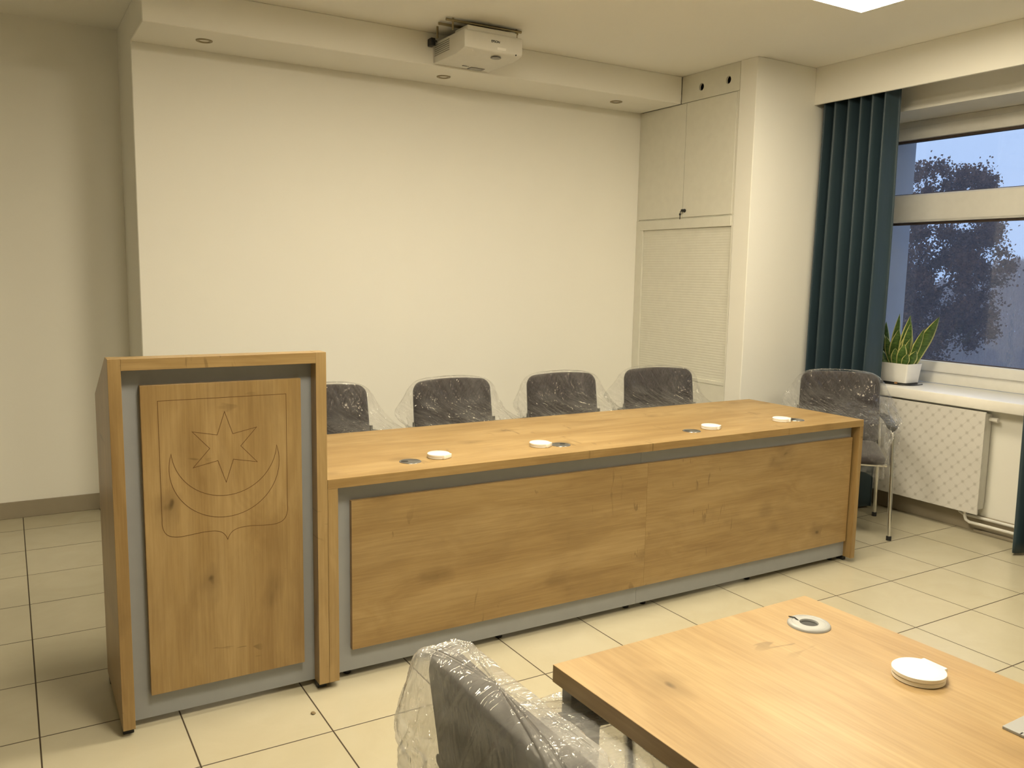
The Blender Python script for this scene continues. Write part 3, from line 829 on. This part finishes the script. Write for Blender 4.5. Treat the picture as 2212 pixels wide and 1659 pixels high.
def fbm(p): return noise.noise(p)
def make_bag(name, seed, slack=0.03, hem=0.40, ear=(0.02, 0.03), tent=1.0, label=None):
    """polythene bag pulled down over backrest and armrests, in the chair's own coordinates"""
    NU, NV = 340, 150
    ztop, zarm = 0.906, 0.66
    rng = random.Random(seed)
    so = Vector((seed * 11.3, seed * 5.1, seed * 2.7))
    creases = [(rng.uniform(0, 2 * math.pi), rng.uniform(-2.2, 2.2), rng.uniform(0.03, 0.07), rng.uniform(-1, 1)) for _ in range(26)]
    rows = []
    CAP = 10
    for j in range(NV + 1):
        if j <= CAP:
            c = j / CAP
            scl = max(0.02, math.sin(c * math.pi / 2)); z = ztop - 0.010 * (1 - math.cos(c * math.pi / 2)); s = 0.0
        else:
            u = (j - CAP) / (NV - CAP)
            z = ztop - 0.010 - (ztop - 0.010 - hem) * u; scl = 1.0
            s = (ztop - z) / (ztop - zarm)
        s1 = min(s, 1.0); low = max(0.0, s - 1.0)
        yb = 0.252 - 0.14 * (0.88 - z) * 0.9
        wf = 0.243 + (0.305 - 0.243) * s1 ** 0.9 - 0.02 * low
        wb = 0.245 + 0.042 * s1
        yfr = (yb - 0.036) + tent * (-0.235 - (yb - 0.036)) * max(0.0, (s1 - 0.45) / 0.55) ** 2.0
        ybk = yb + 0.044 + slack * min(1.0, s * 1.2) + 0.02 * low
        yc, ry = (yfr + ybk) / 2, (ybk - yfr) / 2
        row = []
        for i in range(NU):
            a = 2 * math.pi * i / NU
            ca, sa = math.cos(a), math.sin(a)
            n = 2 / 4.5
            ex = math.copysign(abs(ca) ** n, ca); ey = math.copysign(abs(sa) ** n, sa)
            wd = wf + (wb - wf) * (ey * 0.5 + 0.5)
            x = wd * ex
            y = yc + ry * ey
            y -= 0.28 * x * x * (max(0.0, 1 - s / 1.2) if sa < 0 else max(0.0, 1 - s / 0.5))   # follows the bowed backrest
            xs_ = x * scl
            zz = z - (0.28 * xs_ * xs_ + 0.040 * min(1.3, abs(xs_) / 0.245) ** 8) * max(0.0, 1 - s * 1.1)
            # bag corners standing off the chair
            e = ear[0] if ca < 0 else ear[1]
            x += math.copysign(e * abs(ca) ** 6 * math.exp(-((s - 0.55) / 0.38) ** 2), ca)
            nx, ny = ca, sa
            q = Vector((math.cos(a) * 1.5, math.sin(a) * 1.5, z * 1.6)) + so
            sk = Vector((math.cos(a + z * 2.1) * 3.1, math.sin(a + z * 2.1) * 3.1, z * 2.2)) + so
            rid = 1 - 2 * abs(fbm(sk))
            rid2 = 1 - 2 * abs(fbm(Vector((math.cos(a - z * 3.3) * 6, math.sin(a - z * 3.3) * 6, z * 5)) + so))
            lowk = 1 + 1.1 * max(0.0, min(1.0, (s - 0.75) / 0.35))
            d = lowk * (0.005 + 0.020 * min(s, 1.3)) * fbm(q * 1.3) + lowk * (0.003 + 0.010 * min(s, 1.2)) * (rid - 0.4) + lowk * (0.002 + 0.007 * min(s, 1.2)) * (rid2 - 0.4)
            for a0, skw, wdt, am in creases:
                dd = (a - a0 - skw * (0.78 - z) * 2.0 + math.pi) % (2 * math.pi) - math.pi
                if abs(dd) < wdt * 3:
                    d += am * (0.002 + 0.007 * min(s, 1)) * math.exp(-abs(dd) / wdt * 1.6)
            if sa < 0 and s < 1.6:
                th = math.atan2(x, z - 0.05) + 0.5 * (z - 0.75) * math.sin(seed * 2.1); rr_ = math.hypot(x, z - 0.05)
                fold = 1 - 2 * abs(fbm(Vector((th * 17.0, rr_ * 2.6, seed * 3.3))))
                fold2 = 1 - 2 * abs(fbm(Vector((th * 36.0, rr_ * 5.0, seed * 7.7 + 2))))
                d += (0.0050 + 0.012 * min(s, 1)) * (fold - 0.35) * abs(sa) + (0.0022 + 0.006 * min(s, 1)) * (fold2 - 0.35) * abs(sa)
            if sa < 0 and s < 0.75: d = max(d, -0.002)
            d = max(d, -0.004 - 0.012 * min(s, 1))
            x += nx * d; y += ny * d
            if low > 0:
                zz += 0.05 * low * fbm(Vector((ca * 2, sa * 2, 7)) + so)
            row.append((x * scl, yc + (y - yc) * scl, zz + 0.004 * fbm(sk * 2)))
        rows.append(row)
    m = MB().grid(rows, True)
    m.poly(rows[0][::-1])
    return m

chair0 = make_chair()
used = [False]
def place(x, y, rz, label, group, film_label, seed, **kw):
    o = chair0 if not used[0] else copy_tree(chair0)
    used[0] = True
    o.location = (x, y, 0); o.rotation_euler = (0, 0, rz)
    tag(o, label, 'chair', group)
    film = kw.pop('film', 'film')
    bg = make_bag('plastic_cover', seed, **kw).build('plastic_cover', M[film], None, True, angle=None)
    bg.location = (x, y, 0); bg.rotation_euler = (0, 0, rz)
    tag(bg, film_label, 'plastic cover', 'clear plastic covers over the new chairs')
    return o
GC = 'charcoal armchairs behind the long desk'
R = math.radians
place(0.43, 1.05, R(4), 'charcoal armchair behind the desk, half hidden by the lectern', GC, 'clear plastic cover on the chair half hidden by the lectern', 1, ear=(0.02, 0.05))
place(1.12, 1.05, R(0), 'charcoal armchair behind the desk, second from the lectern', GC, 'clear plastic cover on the second chair from the lectern', 2, ear=(0.055, 0.03))
place(1.805, 1.04, R(-3), 'charcoal armchair behind the desk, third from the lectern', GC, 'clear plastic cover on the third chair from the lectern', 3, ear=(0.02, 0.06))
place(2.475, 1.045, R(-15), 'charcoal armchair behind the desk, in front of the tall cabinet', GC, 'clear plastic cover on the chair in front of the tall cabinet', 4, ear=(0.075, 0.01))
place(3.30, 0.515, R(-47), 'charcoal armchair standing off the desk end, beside the radiator', None, 'clear plastic cover bunched over the chair by the radiator', 5, ear=(0.05, 0.03), hem=0.36)
place(-0.105, -1.79, R(90), 'charcoal armchair in the foreground pushed under the front table', None, 'clear plastic cover on the foreground chair at the front table', 6, ear=(0.0, 0.0), slack=0.045, hem=0.34, film='film_thick')

# ------------------------------------------------------------------ tall cabinets by the pier
def yz_box(mb, x0, x1, ya, yb_, z0, z1, o, bev=0.001):
    return mb.box(x0 - o[0], x1 - o[0], ya - o[1], yb_ - o[1], z0 - o[2], z1 - o[2], bev, 1)
CY = 1.78
o = (3.36, CY, 1.855)
c1 = empty('wall_cupboard', o, 0, 'white two-door cupboard above the roller shutter, key in its lock', 'cupboard')
m = MB()
yz_box(m, 3.126, 3.60, 1.2965, 1.3125, 1.8505, 2.622, o); yz_box(m, 3.126, 3.60, 2.242, 2.266, 1.8505, 2.622, o)
yz_box(m, 3.13, 3.60, 1.312, 2.243, 1.8505, 1.857, o); yz_box(m, 3.13, 3.60, 1.312, 2.243, 2.6175, 2.622, o); yz_box(m, 3.585, 3.60, 1.312, 2.243, 1.857, 2.6175, o)
m.build('carcass', M['cab'], c1)
m = MB(); yz_box(m, 3.1235, 3.142, 1.7775, 2.2405, 1.858, 2.6165, o); m.build('door', M['cab'], c1)
m = MB(); yz_box(m, 3.1235, 3.142, 1.3135, 1.7735, 1.858, 2.6165, o); dr = m.build('door', M['cab'], c1)
MB().lathe([(0.0, -0.030), (0.008, -0.030), (0.0095, -0.026), (0.0095, -0.006), (0.012, -0.004), (0.012, 0.0)], (3.1235 - o[0], 1.752 - o[1], 1.902 - o[2]), 20, 'x').build('lock_knob', M['black'], dr, True)
k_ = MB().tube([(3.090 - o[0], 1.755 - o[1], 1.897 - o[2]), (3.088 - o[0], 1.757 - o[1], 1.886 - o[2])], 0.0028, 8)
k_.lathe([(0.0, -0.002), (0.0085, -0.002), (0.0085, 0.002), (0.0, 0.002)], (3.088 - o[0], 1.758 - o[1], 1.876 - o[2]), 18, 'x')
k_.box(3.0865 - o[0], 3.0895 - o[0], 1.7555 - o[1], 1.7605 - o[1], 1.842 - o[2], 1.868 - o[2])
k_.build('key', M['black'], dr, True)
o = (3.36, CY, 0)
c2 = empty('shutter_cabinet', o, 0, 'white tall cabinet with a ribbed roller shutter, below the two-door cupboard', 'cabinet')
m = MB()
yz_box(m, 3.1235, 3.60, 1.2965, 1.309, 0, 1.850, o); yz_box(m, 3.1235, 3.60, 2.192, 2.266, 0, 1.850, o); yz_box(m, 3.585, 3.60, 1.309, 2.192, 0.0, 1.850, o)
m.build('carcass', M['cab'], c2)
m = MB(); yz_box(m, 3.1195, 3.150, 1.3095, 2.222, 1.782, 1.849, o, 0.003); m.build('header_rail', M['cab'], c2)
rows = []
nsl = 58
for k in range(nsl * 6 + 1):
    z = 0.768 + (1.781 - 0.768) * k / (nsl * 6)
    ph = (k % 6) / 6
    x = 3.136 - 0.0009 * math.sqrt(max(0.0, math.sin(ph * math.pi)))
    rows.append([(x - o[0], 1.309 - o[1], z), (x - o[0], 2.1915 - o[1], z)])
MB().grid(rows).build('roller_shutter', M['cab'], c2, False, 'finely ribbed shutter')
m = MB(); yz_box(m, 3.126, 3.150, 1.3095, 2.191, 0.742, 0.768, o, 0.002); m.build('shutter_bar', M['cab'], c2)
m = MB(); yz_box(m, 3.128, 3.146, 1.3095, 2.191, 0.0, 0.741, o); m.build('base_panel', M['cab'], c2)
o = (3.13, 1.565, 2.71)
c3 = empty('vent_panel', o, 0, 'white panel with two round holes under the ceiling above the cupboard', 'panel')
def holed_panel():
    bm = bmesh.new()
    holes = [(1.643, 2.702), (1.398, 2.703)]
    outer = [(1.2965, 2.6235), (1.8318, 2.6235), (1.8318, 2.7985), (1.2965, 2.7985)]
    ed = []
    def loop(pts):
        vs = [bm.verts.new((0, p[0] - o[1], p[1] - o[2])) for p in pts]
        return [bm.edges.new((vs[i], vs[(i + 1) % len(vs)])) for i in range(len(vs))]
    ed += loop(outer)
    for hy, hz in holes:
        ed += loop([(hy + 0.0225 * math.cos(2 * math.pi * k / 28), hz + 0.0245 * math.sin(2 * math.pi * k / 28)) for k in range(28)])
    bmesh.ops.triangle_fill(bm, use_beauty=True, edges=ed)
    r = bmesh.ops.extrude_face_region(bm, geom=list(bm.faces))
    for v in r['geom']:
        if isinstance(v, bmesh.types.BMVert): v.co.x += 0.016
    bmesh.ops.translate(bm, verts=bm.verts, vec=(-0.005, 0, 0))
    bmesh.ops.recalc_face_normals(bm, faces=bm.faces)
    return MB().merge(bm)
holed_panel().build('board', M['cab'], c3)
MB().box(0.09, 0.10, 1.30 - o[1], 1.83 - o[1], 2.625 - o[2], 2.797 - o[2]).build('shade_board', M['black'], c3, label='black board standing in for the shade behind the holes')  # black board makes the holes dark, in place of real shade

# ------------------------------------------------------------------ curtains
def curtain(y0, y1, xc, folds, seed, label, flare=0.0):
    rng = random.Random(seed)
    n = 220
    wid = [rng.uniform(0.75, 1.3) for _ in range(folds)]
    tot = sum(wid)
    cuts = [0.0]
    for q in wid: cuts.append(cuts[-1] + q / tot)
    def amp_at(u):
        return 0.050 + 0.010 * noise.noise(Vector((u * folds * 0.5, seed, 0)))
    rows = []
    for j in range(41):
        v = j / 40
        z = 2.74 + (0.016 - 2.74) * v
        row = []
        for i in range(n + 1):
            u = i / n
            k = min(folds - 1, max(i2 for i2 in range(folds) if cuts[i2] <= u + 1e-9))
            t = (u - cuts[k]) / (cuts[k + 1] - cuts[k])
            sway = 0.014 * noise.noise(Vector((u * 3.0, v * 1.6, seed * 2.0))) * v * 2
            a_ = amp_at(u) * (0.85 + 0.35 * v)
            x = xc + 0.8 * a_ - 2.2 * a_ * (0.5 - 0.5 * math.cos(2 * math.pi * t)) ** 1.7 + 0.006 * noise.noise(Vector((u * 9, v * 2.2, seed)))
            y = y0 + (y1 - y0) * u + sway + flare * v * (u - 0.5)
            row.append((x, y, z))
        rows.append(row)
    ob = MB().grid(rows).build('curtain', M['curtain'], None, True, angle=None)
    md = ob.modifiers.new('thickness', 'SOLIDIFY'); md.thickness = 0.004; md.offset = 0
    return tag(ob, label, 'curtain')
curtain(0.62, 1.135, 3.745, 6, 3, 'slate blue curtain hanging to the left of the window, beside the white pier')
curtain(-0.95, -0.265, 3.745, 7, 8, 'slate blue curtain hanging at the right edge of the picture')

# ------------------------------------------------------------------ radiator
rd = empty('radiator', (3.89, 0.46, 0.12), 0, 'flat radiator with a quilted pattern front under the window sill', 'radiator')
def rl(x0, x1, ya, yb_, z0, z1): return (x0 - 3.89, x1 - 3.89, ya - 0.46, yb_ - 0.46, z0 - 0.12, z1 - 0.12)
MB().box(*rl(3.830, 3.840, -0.035, 0.96, 0.124, 0.7215), 0.001).build('front_cover', M['quilt'], rd, label='pale quilted print cover')
MB().box(*rl(3.846, 3.925, -0.022, 0.94, 0.145, 0.705), 0.008).build('body', M['rad'], rd, True)
MB().box(*rl(3.925, 3.9395, 0.10, 0.13, 0.2, 0.6)).build('bracket', M['rad'], rd)
MB().box(*rl(3.925, 3.9395, 0.75, 0.78, 0.2, 0.6)).build('bracket', M['rad'], rd)
def pipe(x, ya, zlow):
    p = [(x, ya, 0.15), (x, ya, zlow + 0.03), (x, ya - 0.008, zlow + 0.010), (x, ya - 0.03, zlow), (x, YF + 0.05, zlow)]
    return MB().tube([(a - 3.89, b2 - 0.46, c - 0.12) for a, b2, c in p], 0.009, 12)
pipe(3.868, 0.055, 0.062).build('pipe', M['pipe'], rd, True)
pipe(3.902, 0.115, 0.092).build('pipe', M['pipe'], rd, True)
MB().lathe([(0.012, -0.02), (0.016, -0.016), (0.016, 0.012), (0.010, 0.016)], (3.868 - 3.89, 0.055 - 0.46, 0.128 - 0.12), 16).build('valve', M['chrome'], rd, True, 'metal pipe valve')
MB().tube([(3.90 - 3.89, -0.022 - 0.46, 0.675 - 0.12), (3.90 - 3.89, -0.070 - 0.46, 0.675 - 0.12)], [0.011, 0.014], 14).build('thermostat_head', M['white_pl'], rd, True, 'white thermostat head')
MB().box(3.906, 3.920, YF + 0.05, 0.02, 0.0, 0.016, 0.003).build('trim_1', M['skirt'])['kind'] = 'structure'

# ------------------------------------------------------------------ plant on the sill
PX, PY, PZ = 4.055, 0.715, 0.7926
tr_ = empty('plant_tray', (PX, PY, PZ), 0, 'black oval tray under the white plant pot', 'tray')
def oval(a, b2, n=40): return [(a * math.copysign(abs(math.cos(2 * math.pi * k / n)) ** 0.7, math.cos(2 * math.pi * k / n)), b2 * math.copysign(abs(math.sin(2 * math.pi * k / n)) ** 0.7, math.sin(2 * math.pi * k / n))) for k in range(n)]
rows = []
for sc_, z in ((0.90, 0.001), (1.0, 0.004), (1.02, 0.011), (0.985, 0.011), (0.96, 0.006), (0.5, 0.005)):
    rows.append([(p[0] * sc_, p[1] * sc_, z) for p in oval(0.088, 0.150)])
m = MB().grid(rows, True); m.poly(rows[0][::-1]); m.poly(rows[-1])
m.build('dish', M['black'], tr_, True)
MB().box(-0.093, -0.086, -0.088, -0.070, 0.0, 0.018, 0.001).build('clip', M['brownclip'], tr_, label='small brown wooden clip')
cb = empty('sill_cable', (PX, PY, PZ), 0, 'thin black cable with a plug lying in front of the plant pot', 'cable')
pts = catmull([(-0.094, 0.26), (-0.10, 0.16), (-0.105, 0.06), (-0.108, -0.06), (-0.085, -0.145), (-0.02, -0.172), (0.06, -0.165)], 6)
MB().tube([(p[0], p[1], 0.004) for p in pts], 0.0032, 8).build('lead', M['black'], cb, True)
MB().tube([(-0.108, 0.045, 0.008), (-0.109, 0.02, 0.008), (-0.110, -0.005, 0.006)], [0.0075, 0.0085, 0.005], 10).build('plug', M['black'], cb, True)
sp = empty('snake_plant', (PX, PY, PZ + 0.0125), 0, 'variegated snake plant in a white oblong pot on the sill', 'plant')
rows = []
for sc_, z in ((0.86, 0.0), (0.865, 0.002), (1.0, 0.122), (0.955, 0.122), (0.93, 0.100)):
    rows.append([(p[0] * sc_, p[1] * (sc_ * .6 + .4), z) for p in rrect(0.155, 0.290, 0.012, 4)])
m = MB().grid(rows, True); m.poly(rows[0][::-1])
m.build('pot', M['pot'], sp, True, 'white tapered pot', angle=30)
MB().prism([(p[0] * .93, p[1] * .955) for p in rrect(0.155, 0.290, 0.012, 4)], 'z', 0.085, 0.102).build('soil', M['soil'], sp, label='dark potting soil')
def leaf(bx, by, tx, ty, hgt, wd, twist, bow):
    """broad lance-shaped blade from its foot to its tip, folded along the midrib"""
    bm = bmesh.new(); uvl = bm.loops.layers.uv.new('UVMap')
    n = 14
    rows = []
    base = Vector((bx, by, 0.095)); tip = Vector((tx, ty, 0.10 + hgt))
    side0 = Vector((math.cos(twist), math.sin(twist), 0))
    ax = (tip - base).normalized()
    side = (side0 - ax * side0.dot(ax)).normalized()
    nrm = ax.cross(side)
    for i in range(n + 1):
        v = i / n
        w_ = wd * (0.55 + 0.45 * math.sin(min(1, v * 1.5) * math.pi / 2)) * (1 - max(0, (v - 0.45) / 0.55) ** 1.9) + 0.0004
        p = base.lerp(tip, v) + nrm * bow * math.sin(v * math.pi) * hgt
        s_ = (side * math.cos(0.5 * (v - .3)) + nrm * math.sin(0.5 * (v - .3)))
        row = []
        for u in (-1, -0.7, -0.35, 0, 0.35, 0.7, 1):
            row.append((bm.verts.new(p + s_ * w_ * u * 0.5 + nrm * (abs(u) ** 1.5) * w_ * 0.16), (u * 0.5 + 0.5, v)))
        rows.append(row)
    for a, b2 in zip(rows, rows[1:]):
        for k in range(6):
            fc = bm.faces.new((a[k][0], a[k + 1][0], b2[k + 1][0], b2[k][0]))
            for lp, q in zip(fc.loops, (a[k][1], a[k + 1][1], b2[k + 1][1], b2[k][1])):
                lp[uvl].uv = q
    me = bpy.data.meshes.new('leaf'); bm.to_mesh(me); bm.free()
    for p in me.polygons: p.use_smooth = True
    me.materials.append(M['leaf'])
    ob = bpy.data.objects.new('leaf', me); COL.objects.link(ob); ob.parent = sp
    md = ob.modifiers.new('thickness', 'SOLIDIFY'); md.thickness = 0.0016
    return ob
LV = [  # foot x, y, tip x, y, height, width, twist, bow
    (0.020, 0.045, 0.015, 0.001, 0.338, 0.050, -0.9, -0.04), (0.030, 0.020, 0.030, 0.012, 0.300, 0.036, -0.5, 0.03),
    (0.000, -0.030, 0.000, -0.086, 0.332, 0.064, -0.9, -0.05), (-0.020, -0.070, -0.020, -0.108, 0.291, 0.062, -1.0, -0.04),
    (0.000, -0.115, 0.000, -0.282, 0.331, 0.078, -1.0, 0.09), (-0.020, -0.110, -0.015, -0.199, 0.255, 0.048, -1.0, 0.07),
    (-0.030, -0.045, -0.030, -0.100, 0.230, 0.052, -0.8, 0.05), (-0.020, 0.010, -0.025, -0.029, 0.241, 0.074, -1.0, -0.05),
    (-0.055, -0.070, -0.060, -0.098, 0.150, 0.064, -1.1, -0.05), (-0.030, -0.115, -0.030, -0.165, 0.110, 0.060, -1.0, 0.04),
    (-0.055, 0.010, -0.070, 0.075, 0.115, 0.066, -0.8, 0.16), (-0.045, -0.025, -0.050, 0.045, 0.190, 0.062, -1.0, 0.09),
    (-0.020, 0.050, -0.025, 0.100, 0.240, 0.062, -0.8, 0.05), (-0.010, 0.090, -0.020, 0.155, 0.215, 0.056, -0.9, 0.06),
    (-0.045, 0.060, -0.060, 0.165, 0.165, 0.058, -0.8, 0.12), (-0.058, -0.100, -0.062, -0.128, 0.090, 0.050, -1.1, 0.04),
    (-0.058, -0.045, -0.066, -0.040, 0.120, 0.056, -1.0, -0.04), (0.040, -0.060, 0.045, -0.070, 0.240, 0.050, -0.9, 0.03),
    (0.035, 0.090, 0.035, 0.110, 0.280, 0.052, -0.9, 0.03), (-0.035, -0.085, -0.040, -0.125, 0.185, 0.054, -0.7, 0.06),
    (-0.050, 0.095, -0.065, 0.150, 0.100, 0.056, -0.7, 0.08), (0.010, -0.085, 0.015, -0.150, 0.200, 0.046, -0.9, 0.04),
]
for a in LV: leaf(*a)

# crumb on the floor in front of the desk
m = MB()
t_ = bmesh.new(); bmesh.ops.create_icosphere(t_, subdivisions=2, radius=0.008)
for v in t_.verts:
    v.co *= 1 + 0.5 * noise.noise(v.co * 120); v.co.z *= 0.5
m.merge(t_)
m.xf(Matrix.Translation((-0.102, -0.135, 0.0035)))
tag(m.build('crumb', M['crumb']), 'tiny brown crumb on the floor tile in front of the lectern', 'crumb')

# ------------------------------------------------------------------ outside: trees in mist
struct('ground', MB().box(6, 120, -60, 110, -6.6, -6.4), M['ground'])
def leaves(mb_bm, c, r, n, size, rng, flat=0.85):
    tufts = []
    for _ in range(max(7, int(26 * r ** 1.4))):
        while True:
            p = Vector((rng.uniform(-1, 1), rng.uniform(-1, 1), rng.uniform(-1, 1)))
            if p.length <= 1: break
        tufts.append((Vector(c) + Vector((p.x * r, p.y * r, p.z * r * flat)), rng.uniform(0.10, 0.24)))
    for _ in range(n):
        t, tr2 = rng.choice(tufts)
        q = t + Vector((rng.gauss(0, 1), rng.gauss(0, 1), rng.gauss(0, 0.9))) * tr2 * 0.62
        M3 = Matrix.Rotation(rng.uniform(0, 6.28), 3, 'Z') @ Matrix.Rotation(rng.uniform(-1.2, 1.2), 3, 'X') @ Matrix.Rotation(rng.uniform(0, 6.28), 3, 'Y')
        s = size * rng.uniform(0.6, 1.3)
        vs = [mb_bm.verts.new(q + M3 @ Vector(v) * s) for v in ((0, -0.5, 0), (0.32, -0.25, 0.05), (0.5, 0.1, 0.1), (0.0, 0.55, 0), (-0.5, 0.1, 0.1), (-0.32, -0.25, 0.05))]
        mb_bm.faces.new(vs)
rng = random.Random(11)
BT = (15.6, 9.3)
at_ = empty('autumn_tree', (BT[0], BT[1], -6.4), 0, 'dark brown leafy tree close outside the window', 'tree')
def tl(p): return (p[0] - BT[0], p[1] - BT[1], p[2] + 6.4)
CL = [(15.25, 7.96, 3.14, 0.74), (15.2, 7.46, 3.46, 0.39), (16.02, 7.46, 3.4, 0.32), (14.91, 8.13, 3.08, 0.47), (14.91, 7.73, 2.02, 0.98), (15.94, 7.62, 2.28, 0.67), (17.26, 7.83, 2.52, 0.39), (16.98, 7.75, 1.83, 0.55), (16.13, 8.92, 1.41, 0.98), (15.44, 7.61, 1.29, 0.92), (16.38, 7.52, 1.06, 0.51), (15.89, 7.11, 0.7, 0.47), (15.11, 7.9, 0.67, 0.92), (14.83, 8.03, 0.14, 0.74), (15.52, 7.44, 0.46, 0.49), (16.09, 9.66, 2.33, 1.23), (15.78, 9.69, 1.08, 1.47), (15.6, 9.83, 0.03, 1.35), (15.8, 9.54, 3.33, 0.86), (15.2, 10.6, 1.2, 1.4), (16.2, 8.9, -0.8, 1.3), (15.0, 9.4, -1.2, 1.3)]
lm = bmesh.new()
for x, y, z, r in CL:
    leaves(lm, tl((x, y, z)), r, int(5600 * r ** 1.7) + 560, 0.050, rng)
MB().merge(lm).build('foliage', M['autumn'], at_)
tk = MB().tube([(0, 0, 0), (0.05, 0, 3.5), (-0.05, -0.2, 6.0), (-0.1, -0.5, 8.4)], [0.26, 0.20, 0.13, 0.03], 12)
for x, y, z, r in CL[:19]:
    e = Vector(tl((x, y, z))); s0 = Vector((0.0, -0.1, max(3.6, e.z - 1.6)))
    mid = s0.lerp(e, 0.55) + Vector((0, 0, 0.12))
    tk.tube([s0, mid, e], [0.06, 0.035, 0.012], 7)
tk.build('trunk', M['bark'], at_, True)
BG = [(37.3, 26.34, 1.6), (44.88, 29.53, 2.0), (38.18, 23.39, 0.6), (48.08, 28.33, 1.4), (41.94, 23.05, 1.4), (48.6, 25.54, 2.4), (40.33, 19.83, 2.4), (47.92, 22.61, 3.4), (44.08, 19.1, 2.6), (43.0, 15.5, 2.2), (50.0, 17.5, 3.0), (38.5, 29.8, 1.9)]
WHICH = ['behind the left curtain edge', 'left of the others', 'low between the taller ones', 'in the middle distance', 'right of the brown tree', 'second from the right curtain', 'beside the right curtain', 'tallest of the row', 'behind the right curtain', 'past the right curtain', 'far past the right curtain', 'behind the window jamb']
for (x, y, top), wh in zip(BG, WHICH):
    t = empty('misty_tree', (x, y, -6.4), 0, 'pale bare tree in the mist, ' + wh, 'tree', 'bare trees in the mist')
    H = top + 6.4
    bm = bmesh.new()
    for _ in range(8000):
        hh = rng.uniform(0.12, 1.0) ** 0.9
        rad = 2.7 * (math.sin(min(1, hh * 1.15) * math.pi) ** 0.55 if hh < 0.87 else (1 - hh) / 0.13 * 0.6) * math.sqrt(rng.random())
        a = rng.uniform(0, 6.283)
        q = Vector((rad * math.cos(a), rad * math.sin(a), hh * H))
        s = rng.uniform(0.14, 0.38); a2 = rng.uniform(0, 6.283); ln = Vector((rng.uniform(-.3, .3), rng.uniform(-.3, .3), 1)) * s
        sd = Vector((math.cos(a2), math.sin(a2), 0)) * 0.034
        bm.faces.new([bm.verts.new(q - sd), bm.verts.new(q + sd), bm.verts.new(q + ln)])
    MB().merge(bm).build('twigs', M['twigs'], t)
    MB().tube([(0, 0, 0), (0.1, 0, H * .5), (0, 0.1, H * .97)], [0.22, 0.14, 0.02], 9).build('trunk', M['bark'], t, True)

# mist between the building and the far trees
N = NT('mist_volume')
vs_ = N.n('ShaderNodeVolumeScatter'); vs_.inputs['Color'].default_value = (1.0, 0.92, 0.93, 1); vs_.inputs['Density'].default_value = 0.011
N.l(vs_.outputs[0], N.out.inputs['Volume'])
ms_ = MB().box(6.0, 75, -45, 80, -6.38, 24).build('mist', N.m)
tag(ms_, 'thin evening mist hanging among the trees outside', 'mist', kind='stuff')
